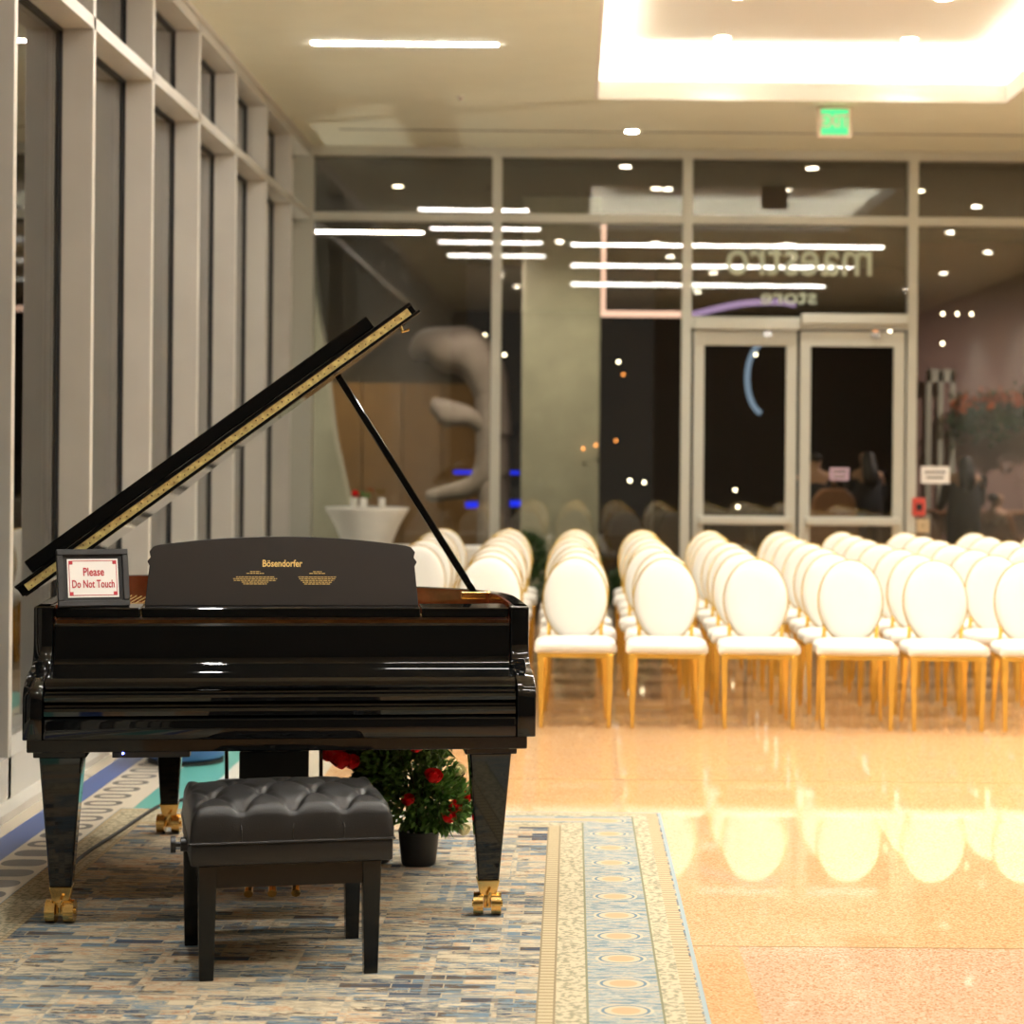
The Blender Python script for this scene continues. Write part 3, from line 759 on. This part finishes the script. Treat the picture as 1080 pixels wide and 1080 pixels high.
ordn = ['first', 'second', 'third', 'fourth', 'fifth', 'sixth', 'seventh', 'eighth', 'ninth', 'tenth']
rown = ['front row', 'second row', 'third row', 'fourth row', 'fifth row', 'sixth row', 'last row']
first = True
for j in range(7):
    for i, x in enumerate(colx):
        if i == 0 and j < 2: continue
        if i == 8 and j < 2: continue
        if i == 9 and j < 4: continue
        c = proto if first else copy_tree(proto); first = False
        c.location = (x+rnd.uniform(-.015, .015), 12.02+.73*j+rnd.uniform(-.02, .02), 0)
        c.rotation_euler = (0, 0, R(rnd.uniform(-2, 2)))
        pos = 'left of the gap behind the piano' if False else '%s seat column from the left' % ordn[i]
        tag(c, 'ivory oval-back gold chair in the %s, %s' % (rown[j], pos), 'chair', 'ivory oval-back chairs set in rows')

# ------------------------------------------------------------------ plants, flowers
def leafquad(mb, p, n, L, W):
    n = n.normalized(); s_ = n.cross(Vector((rnd.uniform(-1, 1), rnd.uniform(-1, 1), rnd.uniform(-1, 1)))).normalized()
    u = n.cross(s_).normalized()
    mid = p+n*L*.5+u*W*.25
    bm = mb.bm
    a, b_, c, d, e = [bm.verts.new(q) for q in (p, mid+s_*W, p+n*L, mid-s_*W, mid-u*W*.3)]
    bm.faces.new((a, b_, e)); bm.faces.new((b_, c, e)); bm.faces.new((c, d, e)); bm.faces.new((d, a, e))
def rose(name, m, c, r, parent):
    mb = MB()
    for k in range(15):
        t = k/15; a = k*2.4; rr = r*(.25+.75*t)
        b = bmesh.new(); vs = []
        for j in range(4):
            row = []
            for i in range(5):
                th = (i-2)/2*.85; ph = j/3
                rad = rr*(.45+.55*sin(ph*1.5))
                row.append(b.verts.new((rad*cos(a+th), rad*sin(a+th), -r*.6+ph*r*(1.25-.5*t)-abs(i-2)*.05*r)))
            vs.append(row)
        for j in range(3):
            for i in range(4): b.faces.new((vs[j][i], vs[j][i+1], vs[j+1][i+1], vs[j+1][i]))
        mb.merge(b)
    mb.lathe([(.0001, -r*.5), (r*.35, -r*.3), (r*.3, r*.3), (.001, r*.5)], 10)
    o = mb.build(name, m, parent, True, 70)
    o.location = c; o.rotation_euler = (R(rnd.uniform(25, 65)), R(rnd.uniform(-25, 25)), 0)
    return o
def arrangement(name, loc, potr, poth, blobs, nl, mats, roses, label, cat, leafsz=(.035, .011), stems=12, group=None):
    o = empty(name, loc, 0, label, cat, group)
    MB().lathe([(potr*.78, 0), (potr*.85, .01), (potr, poth*.92), (potr*1.04, poth), (potr*.94, poth), (potr*.9, poth*.9)], 28).build('pot', M['pot'], o, True, 50)
    fo = MB()
    for _ in range(nl):
        bl = rnd.choice(blobs); v = Vector((rnd.gauss(0, 1), rnd.gauss(0, 1), rnd.gauss(0, 1))).normalized()
        r_ = rnd.uniform(.35, 1)**.6
        p = Vector(bl[:3])+Vector((v.x*bl[3], v.y*bl[3], v.z*bl[4]))*r_
        if p.z < poth*.7: continue
        leafquad(fo, p, v+Vector((0, 0, .3))+Vector((rnd.uniform(-.6, .6),)*3), leafsz[0]*rnd.uniform(.7, 1.4), leafsz[1]*rnd.uniform(.7, 1.3))
    fo.build('foliage', mats, o)
    st = MB()
    for _ in range(stems):
        bl = rnd.choice(blobs); e = Vector(bl[:3])+Vector((rnd.uniform(-1, 1)*bl[3], rnd.uniform(-1, 1)*bl[3], bl[4]*rnd.uniform(.3, 1.1)))
        st.tube([(0, 0, poth*.8), tuple(e*.5+Vector((0, 0, poth*.5))), tuple(e)], .0025, 5)
    st.build('stems', M['twig'], o)
    for c, r_, red in roses: rose('rose', M['rosered'] if red else M['rosewhite'], c, r_, o)
    return o
arrangement('flower_arrangement', (-.575, 7.97, .014), .078, .13, [(.0, 0, .30, .15, .17), (-.09, .02, .40, .15, .16), (.08, 0, .24, .12, .11), (.0, 0, .52, .16, .12)], 3800, M['leaf'],
            [((.065, -.14, .36), .040, True), ((.12, -.10, .20), .034, True), ((.145, -.08, .235), .03, True), ((.0, -.15, .47), .032, True), ((-.03, -.15, .27), .03, True), ((.15, 0, .36), .035, False), ((.17, .02, .13), .032, False), ((.19, .0, .26), .03, True)],
            'black pot of green leaves with red and white roses beside the right piano leg', 'flowers')
arrangement('flower_arrangement', (-.75, 8.02, .014), .075, .13, [(-.0, 0, .34, .07, .14), (-.04, 0, .50, .11, .12)], 2200, M['leafd'],
            [((-.135, -.10, .465), .055, True), ((-.115, -.13, .405), .045, True), ((-.165, -.10, .425), .04, True), ((-.075, -.13, .40), .038, True)],
            'dark leafy pot with big red blooms, partly hidden behind the bench', 'flowers')
tp = empty('tub_planter', (-1.95, 10.6, 0), label='round blue tub with black foot on the floor behind the piano', cat='tub')
MB().lathe([(.17, .02), (.20, .04), (.212, .10), (.215, .42), (.20, .44), (.19, .42), (.18, .3)], 40).build('body', M['bluepot'], tp, True, 50)
MB().cyl(.19, .19, 0, .022).build('foot', M['gasket'], tp)
MB().cyl(.185, .185, .38, .40).build('soil', M['twig'], tp)
for i, (x, y, h_) in enumerate(((-.43, 19.1, .80), (.06, 19.15, .72), (.52, 19.15, .52), (1.02, 19.15, .5))):
    arrangement('potted_shrub', (x, y, 0), .15, .22, [(0, 0, h_*.55, .19, h_*.4), (.03, 0, h_*.8, .16, h_*.22)], 900, M['leafd'], [],
                ['tall dark shrub in pot by the glass wall, left behind the chairs', 'dark shrub in pot behind the third seat column', 'low dark shrub behind the fourth seat column', 'low dark shrub in pot just left of the glass doors'][i], 'plant', (.06, .018))

# cocktail table with a stretched white cover, and a low white-clothed table
ct = empty('cocktail_table', (-1.86, 18.95, 0), label='tall round cocktail table in a stretched white cover by the back glass', cat='table')
b = [(.27, 0), (.26, .05), (.19, .35), (.17, .5), (.20, .68), (.29, .90), (.365, 1.03), (.38, 1.055), (.378, 1.065), (.35, 1.067), (.0001, 1.067)]
MB().lathe(b, 40).build('cover', M['white'], ct, True, 50)
for k, (x, y) in enumerate(((-.12, 0), (-.03, -.05), (.13, 0))):
    fo = empty('flower_jar', (-1.86+x, 18.95+y, 1.067), label=['small white jar with red flower on the tall cocktail table', 'small white jar with green sprig in the middle of the cocktail table', 'plain small white jar, rightmost on the tall cocktail table'][k], cat='jar')
    MB().lathe([(.028, 0), (.034, .02), (.03, .06), (.033, .085)], 16).build('jar', M['white'], fo, True)
    if k == 0: rose('rose', M['rosered'], (.01, 0, .12), .04, fo)
    if k == 1:
        g_ = MB()
        for _ in range(60): leafquad(g_, Vector((rnd.uniform(-.02, .06), rnd.uniform(-.03, .03), .08+rnd.uniform(0, .05))), Vector((rnd.uniform(-1, 1), rnd.uniform(-1, 1), .5)), .03, .01)
        g_.build('sprig', M['leaf'], fo)
tb = empty('banquet_table', (-1.30, 18.15, 0), label='low table under a white cloth behind the chairs near the left corner', cat='table')
MB().box(-.5, .5, -.33, .33, .72, .75, .01).build('top', M['white'], tb)
cl = MB(); ring_ = []
per = [(-.5+.1*i, -.34) for i in range(11)]+[(.51, -.33+.094*i) for i in range(8)]+[(.5-.1*i, .34) for i in range(11)]+[(-.51, .33-.094*i) for i in range(8)]
for z, f in ((.752, 0), (.3, .5), (.02, 1)):
    ring_.append([cl.bm.verts.new((x*(1+.03*f*sin(i*2.1)), y*(1+.05*f*sin(i*2.1)), z)) for i, (x, y) in enumerate(per)])
for p, q in zip(ring_, ring_[1:]):
    for i in range(len(p)): cl.bm.faces.new((p[i], p[(i+1) % len(p)], q[(i+1) % len(p)], q[i]))
cl.bm.faces.new(ring_[0]); cl.build('tablecloth', M['white'], tb, True)

# ------------------------------------------------------------------ outside, beyond the back glass
struct(MB().box(-14, 16, BY+.12, 40, -.12, -.02).box(-14, -2.75, -6, BY+.12, -.12, -.02).build('ground', M['dark']))
struct(MB().box(-8, 12, BY+.12, 31, 4.35, 4.5).build('ceiling_portico', M['soffit']))
struct(MB().box(-.56, .29, 22.6, 23.4, -.02, 4.35, .02).build('pillar_1', M['concrete']))
bw = MB()
for i in range(7): bw.box(-4.8+i*.52, -4.8+i*.52+.505, 27, 27.15, -.02, 2.45)
struct(bw.build('wall_exterior', M['brown']))
struct(MB().box(-6, -1.4, 27.2, 27.4, -.02, 4.4).build('wall_far', mat('dark_wall', (.045, .035, .025), .8)))
struct(MB().prism([(-2.88, -.02), (-2.15, -.02), (-2.55, 1.7), (-2.80, 3.6), (-2.88, 4.35)], 22.3, 22.7, 'y').build('wall_slanted', M['concrete']))
struct(MB().box(1.2, 12, 31, 31.2, -.02, 4.4).build('wall_dark', mat('charcoal_wall', (.03, .025, .022), .8)))
pw = MB().box(4.75, 4.9, 20.6, 31, -.02, 4.3)
struct(MB().box(4.25, 12, 26.5, 26.7, -.02, 4.3).build('wall_cafe', M['pinkwall']))
# sculpture
def skin(name, verts, edges, m, parent=None, root=0, sub=2):
    b = bmesh.new(); ly = b.verts.layers.skin.verify(); vs = []
    for i, (x, y, z, r_) in enumerate(verts):
        v = b.verts.new((x, y, z)); r2 = r_ if isinstance(r_, tuple) else (r_, r_); v[ly].radius = r2; v[ly].use_root = (i == root); vs.append(v)
    for a, c in edges: b.edges.new((vs[a], vs[c]))
    me = bpy.data.meshes.new(name); b.to_mesh(me); b.free(); me.materials.append(m)
    o = bpy.data.objects.new(name, me); C.objects.link(o); o.parent = parent
    sk_ = o.modifiers.new('skin', 'SKIN'); sk_.use_smooth_shade = True
    ss = o.modifiers.new('sub', 'SUBSURF'); ss.levels = sub; ss.render_levels = sub
    return o
sc = empty('stone_sculpture', (-1.2, 24.0, 0), label='pale stone sculpture with a curling arm seen through the back glass', cat='sculpture')
V_ = [(-.55, 0, 2.85, .20), (-.3, 0, 2.72, .30), (.0, 0, 2.78, .34), (.22, 0, 2.45, .28), (.30, 0, 2.0, .22), (.30, 0, 1.6, .2), (.22, 0, 1.3, .17), (.0, 0, 1.15, .12), (-.25, 0, 1.10, .10), (-.5, 0, 1.05, .07), (.3, 0, 1.0, .2), (.3, 0, .3, .22), (-.65, 0, 2.62, .12)]
skin('body', V_, [(0, 1), (1, 2), (2, 3), (3, 4), (4, 5), (5, 6), (6, 7), (7, 8), (8, 9), (5, 10), (10, 11), (0, 12)], M['sculpt'], sc, 4)
skin('curled_arm', [(-.45, -.1, 2.1, .09), (-.2, -.1, 2.08, .16), (.0, -.1, 2.0, .12), (-.15, -.1, 1.85, .17), (.28, -.03, 1.78, .10)], [(0, 1), (1, 2), (1, 3), (2, 4)], M['sculpt'], sc, 1)
MB().box(-.2, .75, -.4, .4, -.02, .12, .02).build('plinth', M['concrete'], sc)
# lamps under the canopy standing in for downlight reflections in the back glass
for i, (x, y, l_) in enumerate(((-1.85, 21.8, 'left'), (.85, 21.8, 'middle'), (3.6, 21.8, 'right'))):
    downlight(x, y, 4.35, 'small round lamp outside standing in for a downlight reflection in the glass, %s of the three' % l_, M['bulb'], .05)
def added_spot(x, y, z, p, ang=110, col=(1, .85, .6)): return spot(x, y, z, p, ang, col)  # unseen spots added to light the pillar, walls, sculpture and cafe outside
added_spot(-.1, 20.9, 4.25, 260, 150); added_spot(-2.6, 21.0, 4.25, 90); added_spot(-3.0, 25.6, 4.25, 170); added_spot(-1.1, 22.5, 4.25, 170, col=(1, .8, .7)); added_spot(6.0, 23.6, 4.25, 330, 165, col=(1, .82, .78)); added_spot(2.6, 27, 4.25, 60)
linear(-3.1, -1.82, 25.0, M['linepink'], 'linear light under the outside canopy, near the left corner', .045, 4.2)
def bar(name, p0, p1, r_, m, label, cat='light'):
    return tag(MB().tube([p0, p1], r_, 8).build(name, m), label, cat)
bar('neon_light', (.30, 23.6, 3.15), (1.25, 23.6, 3.15), .035, M['pinklight'], 'pink horizontal light bar beyond the glass, left of the doors')
bar('neon_light', (.33, 23.55, 3.15), (.33, 23.55, 4.25), .025, M['pinklight'], 'pink vertical light bar beside the outside pillar')
pts = catmull([(1.35, 24, 3.17, ), (1.9, 24, 3.30), (2.35, 24, 3.33), (2.55, 24, 3.30)], 6)
tag(MB().tube(pts, .035, 8).build('neon_light', M['purplelight'], None, True), 'violet curved light tube behind the pane above the doors', 'light')
pts = [(2.22+.22*cos(a), 24, 2.45+.42*sin(a)) for a in [R(100+i*14) for i in range(12)]]
tag(MB().tube(pts, .03, 8).build('neon_light', M['ringblue'], None, True), 'pale blue curved light seen through the left door', 'light')
bar('neon_light', (-1.45, 25.5, 1.32), (-.65, 25.5, 1.32), .02, M['bluelight'], 'upper deep blue light line beyond the glass near the pillar')
bar('neon_light', (-1.3, 25.5, .92), (-.6, 25.5, .95), .035, M['bluelight'], 'lower deep blue light line beyond the glass near the pillar')
bulbs = [(-.93, 2.95, 0), (-.72, 2.72, 0), (.47, 2.65, 0), (.52, 2.5, 1), (.45, 1.72, 1), (.6, 1.25, 0), (.75, 1.23, 0), (1.9, 2.75, 0), (1.7, 1.15, 0), (1.73, .95, 0), (3.85, 3.25, 0), (4.0, 3.25, 0), (4.15, 3.25, 0), (3.85, 2.9, 0), (3.3, 3.05, 0), (3.15, 3.03, 1), (.1, 1.62, 1), (.22, 1.66, 1)]
pend = []
for i, (x, z, am) in enumerate(bulbs):
    o = empty('street_bulb', (x*1.13, 24.6 if x < -.5 or x > .35 else 22.5, z), label='tiny %s point of light in the dark beyond the glass wall' % ('amber' if am else 'warm white'), cat='light', group='%s points of light outside' % ('amber' if am else 'white'))
    MB().lathe([(.0001, -.018), (.014, -.009), (.018, 0), (.014, .009), (.0001, .018)], 10).build('bulb', M['bulbo'] if am else M['bulb'], o, True)

# cafe beyond the right glass
cf = MB()
fr = MB(); 
for x in (4.47, 4.62, 4.77): fr.box(x-.03, x+.03, 26.2, 26.26, 0, 2.65)
fr.box(4.44, 4.80, 26.2, 26.26, 2.5, 2.66); struct(fr.build('door_3', M['frameback']))
gl = MB()
for _ in range(2200):
    x = rnd.uniform(4.72, 7.0); z = 2.05+.12*(x-5)+rnd.gauss(0, .12); leafquad(gl, Vector((x, 26.1+rnd.uniform(-.1, .1), z)), Vector((rnd.uniform(-1, 1), rnd.uniform(-1, 1), rnd.uniform(-1, 1))), .09, .03)
gar = gl.build('garland', M['leafd']); tag(gar, 'long garland of dark leaves and orange blossoms on the mauve cafe wall', 'garland')
ob = MB()
for _ in range(260):
    x = rnd.uniform(4.72, 7.0); z = 2.24+.12*(x-5)+rnd.gauss(0, .05); leafquad(ob, Vector((x, 25.98+rnd.uniform(-.08, .08), z)), Vector((rnd.uniform(-1, 1), -1, rnd.uniform(-1, 1))), .08, .045)
ob.build('blossoms', M['garlando'], gar)
cn = empty('counter', (5.2, 24.7, 0), label='low cafe counter seen through the right glass', cat='counter')
MB().box(-.9, 1.6, -.3, .3, 0, .88, .01).build('body', M['pinkwall'], cn); MB().box(-.95, 1.65, -.35, .35, .88, .93, .01).build('worktop', M['brownleather'], cn)
ps = arrangement('potted_shrub', (5.3, 22.6, 0), .2, .3, [(0, 0, .6, .35, .3)], 700, M['leafd'], [], 'dark shrub outside the right glass in front of the cafe', 'plant', (.08, .025))
# people, far and dim
def person(loc, rz, h_, label, cl, hair_long=True, sit=False):
    o = empty('person', loc, rz, label, 'person')
    s_ = h_/1.68
    zz = -.42 if sit else 0
    def q(x, y, z, r_): return (x*s_, y*s_, (z+zz)*s_, r_*s_)
    if sit: legs = [q(.1, -.05, .86, .09), q(.1, -.42, .90, .07), q(.1, -.45, .5, .05), q(.1, -.56, .45, .045), q(-.1, -.05, .86, .09), q(-.1, -.42, .90, .07), q(-.1, -.45, .5, .05), q(-.1, -.56, .45, .045)]
    else: legs = [q(.1, 0, .84, .09), q(.11, -.01, .48, .065), q(.11, .02, .08, .045), q(.12, -.12, .04, .04), q(-.1, 0, .84, .09), q(-.11, -.01, .48, .065), q(-.11, .02, .08, .045), q(-.12, -.12, .04, .04)]
    base = [q(0, 0, .95, .14), q(0, 0, 1.15, .12), q(0, 0, 1.34, .13), q(0, .01, 1.45, .055), q(0, -.01, 1.56, .085), q(0, -.015, 1.63, .08)]
    arms = [q(.19, 0, 1.36, .055), q(.24, -.05, 1.10, .042), q(.20, -.25, 1.0, .033), q(.17, -.33, 1.02, .03), q(-.19, 0, 1.36, .055), q(-.24, -.05, 1.10, .042), q(-.20, -.25, 1.0, .033), q(-.17, -.33, 1.02, .03)]
    vs = base+legs+arms
    ed = [(0, 1), (1, 2), (2, 3), (3, 4), (4, 5), (0, 6), (6, 7), (7, 8), (8, 9), (0, 10), (10, 11), (11, 12), (12, 13), (2, 14), (14, 15), (15, 16), (16, 17), (2, 18), (18, 19), (19, 20), (20, 21)]
    skin('body', vs, ed, M['skin'], o, 0)
    cv = [(a, b_, c, r_*1.38) for a, b_, c, r_ in vs]
    keep = [0, 1, 2, 6, 7, 8, 10, 11, 12, 14, 15, 16, 18, 19, 20]; idx = {k2: n_ for n_, k2 in enumerate(keep)}
    skin('clothing', [cv[k2] for k2 in keep], [(idx[a], idx[b_]) for a, b_ in ed if a in idx and b_ in idx], cl, o, 0)
    hv = [q(0, .03, 1.64, .095), q(0, .06, 1.52, .085)] + ([q(0, .11, 1.36, .12), q(0, .12, 1.20, .09)] if hair_long else [])
    skin('hair', hv, [(i, i+1) for i in range(len(hv)-1)], M['hair'], o, 0)
    f = MB(); 
    for sx in (-1, 1): f.lathe([(.0001, -.008), (.008, 0), (.0001, .008)], 8, Matrix.Translation(Vector(q(sx*.03, -.098, 1.585, 0)[:3])))
    f.build('eyes', M['hair'], o)
    f = MB().taper(0, 0, .028*s_, .03*s_, 0, .012*s_, .012*s_, .045*s_, bev=.003, mtx=Matrix.Translation(Vector(q(0, -.105, 1.54, 0)[:3]))); f.build('nose', M['skin'], o)
    MB().box(-.022*s_, .022*s_, -.004, .004, -.004, .004, .002, Matrix.Translation(Vector(q(0, -.095, 1.515, 0)[:3]))).build('mouth', M['redbox'], o)
    return o
person((4.45, 23.7, 0), R(190), 1.62, 'person with long black hair standing by the cafe counter beyond the right glass', M['cloth'])
person((4.86, 23.9, 0), R(120), 1.60, 'person sitting low beside the standing person beyond the right glass', M['brownleather'], False, True)
person((2.72, 23.4, 0), R(180), 1.64, 'person in dark clothes standing behind the tan armchair, beyond the right door', M['cloth'], False)
person((3.38, 24.0, 0), R(200), 1.66, 'person with long dark hair at the right edge of the right door, outside', M['cloth'])
st_ = empty('stool', (4.86, 23.9, 0), label='low stool under the sitting person outside', cat='stool')
MB().cyl(.17, .17, .36, .42).build('seat', M['pot'], st_); MB().cyl(.03, .03, 0, .36).build('post', M['pot'], st_); MB().cyl(.16, .16, 0, .02).build('foot', M['pot'], st_)
ac = empty('armchair', (2.78, 22.2, 0), label='tan high-backed armchair outside, seen through the right door', cat='armchair')
MB().prism([(-.33, 0), (.33, 0), (.30, .55), (.22, 1.12), (.12, 1.22), (-.12, 1.22), (-.22, 1.12), (-.30, .55)], -.08, .08, 'y', .03).build('backrest', M['brownleather'], ac)
MB().box(-.32, .32, .08, .6, .25, .45, .04).build('seat', M['brownleather'], ac); MB().box(-.36, -.28, .05, .6, .0, .62, .02).build('arm', M['brownleather'], ac); MB().box(.28, .36, .05, .6, .0, .62, .02).build('arm', M['brownleather'], ac)
# lamps in the street beyond the left windows
for i, (x, y, z) in enumerate(((-5.2, 19.5, 1.25), (-5.3, 19.7, 1.1), (-5.2, 16, 3.4), (-6.0, 27, 2.3))):
    o = empty('street_lamp', (x, y, -.02), label=['low street lamp beyond the left windows, nearer of the two low ones', 'low street lamp beyond the left windows, farther of the two low ones', 'tall street lamp beyond the left windows', 'distant street lamp beyond the left windows'][i], cat='street lamp')
    MB().cyl(.03, .02, 0, z).build('post', M['gasket'], o); MB().lathe([(.0001, z), (.05, z+.03), (.05, z+.08), (.0001, z+.11)], 12).build('lamp', M['bulb'], o, True)

    l = bpy.data.lights.new('street_lamp_light', 'POINT'); l.energy = 60; l.color = (1, .9, .75); l.shadow_soft_size = .06
    lo_ = bpy.data.objects.new('street_lamp_light', l); C.objects.link(lo_); lo_.location = (x, y, max(z, 2.0)+.4)
struct(MB().box(-9.2, -9.0, -5, 60, -.1, 9).build('wall_neighbour', M['neigh']))
# ------------------------------------------------------------------ world, camera
w = bpy.data.worlds.new('night'); S.world = w; w.use_nodes = True
w.node_tree.nodes['Background'].inputs[0].default_value = (.10, .09, .085, 1); w.node_tree.nodes['Background'].inputs[1].default_value = .10
cam = bpy.data.cameras.new('camera'); co = bpy.data.objects.new('camera', cam); C.objects.link(co)
co.location = (0, 0, 1.6); co.rotation_euler = (R(90), -.009, 0)
cam.sensor_width = 36; cam.lens = 36*2200/1080
cam.shift_x = -64/1080; cam.shift_y = -65/1080
cam.dof.use_dof = True; cam.dof.focus_distance = 7.0; cam.dof.aperture_fstop = 2.8
cam.clip_end = 200
S.camera = co
S.view_settings.view_transform = 'Standard'; S.view_settings.look = 'None'; S.view_settings.gamma = 1; S.view_settings.use_curve_mapping = False
S.view_settings.exposure = 1.32
S.cycles.use_denoising = True
S.cycles.max_bounces = 10; S.cycles.transparent_max_bounces = 16; S.cycles.caustics_reflective = False; S.cycles.caustics_refractive = False
S.cycles.sample_clamp_indirect = 6
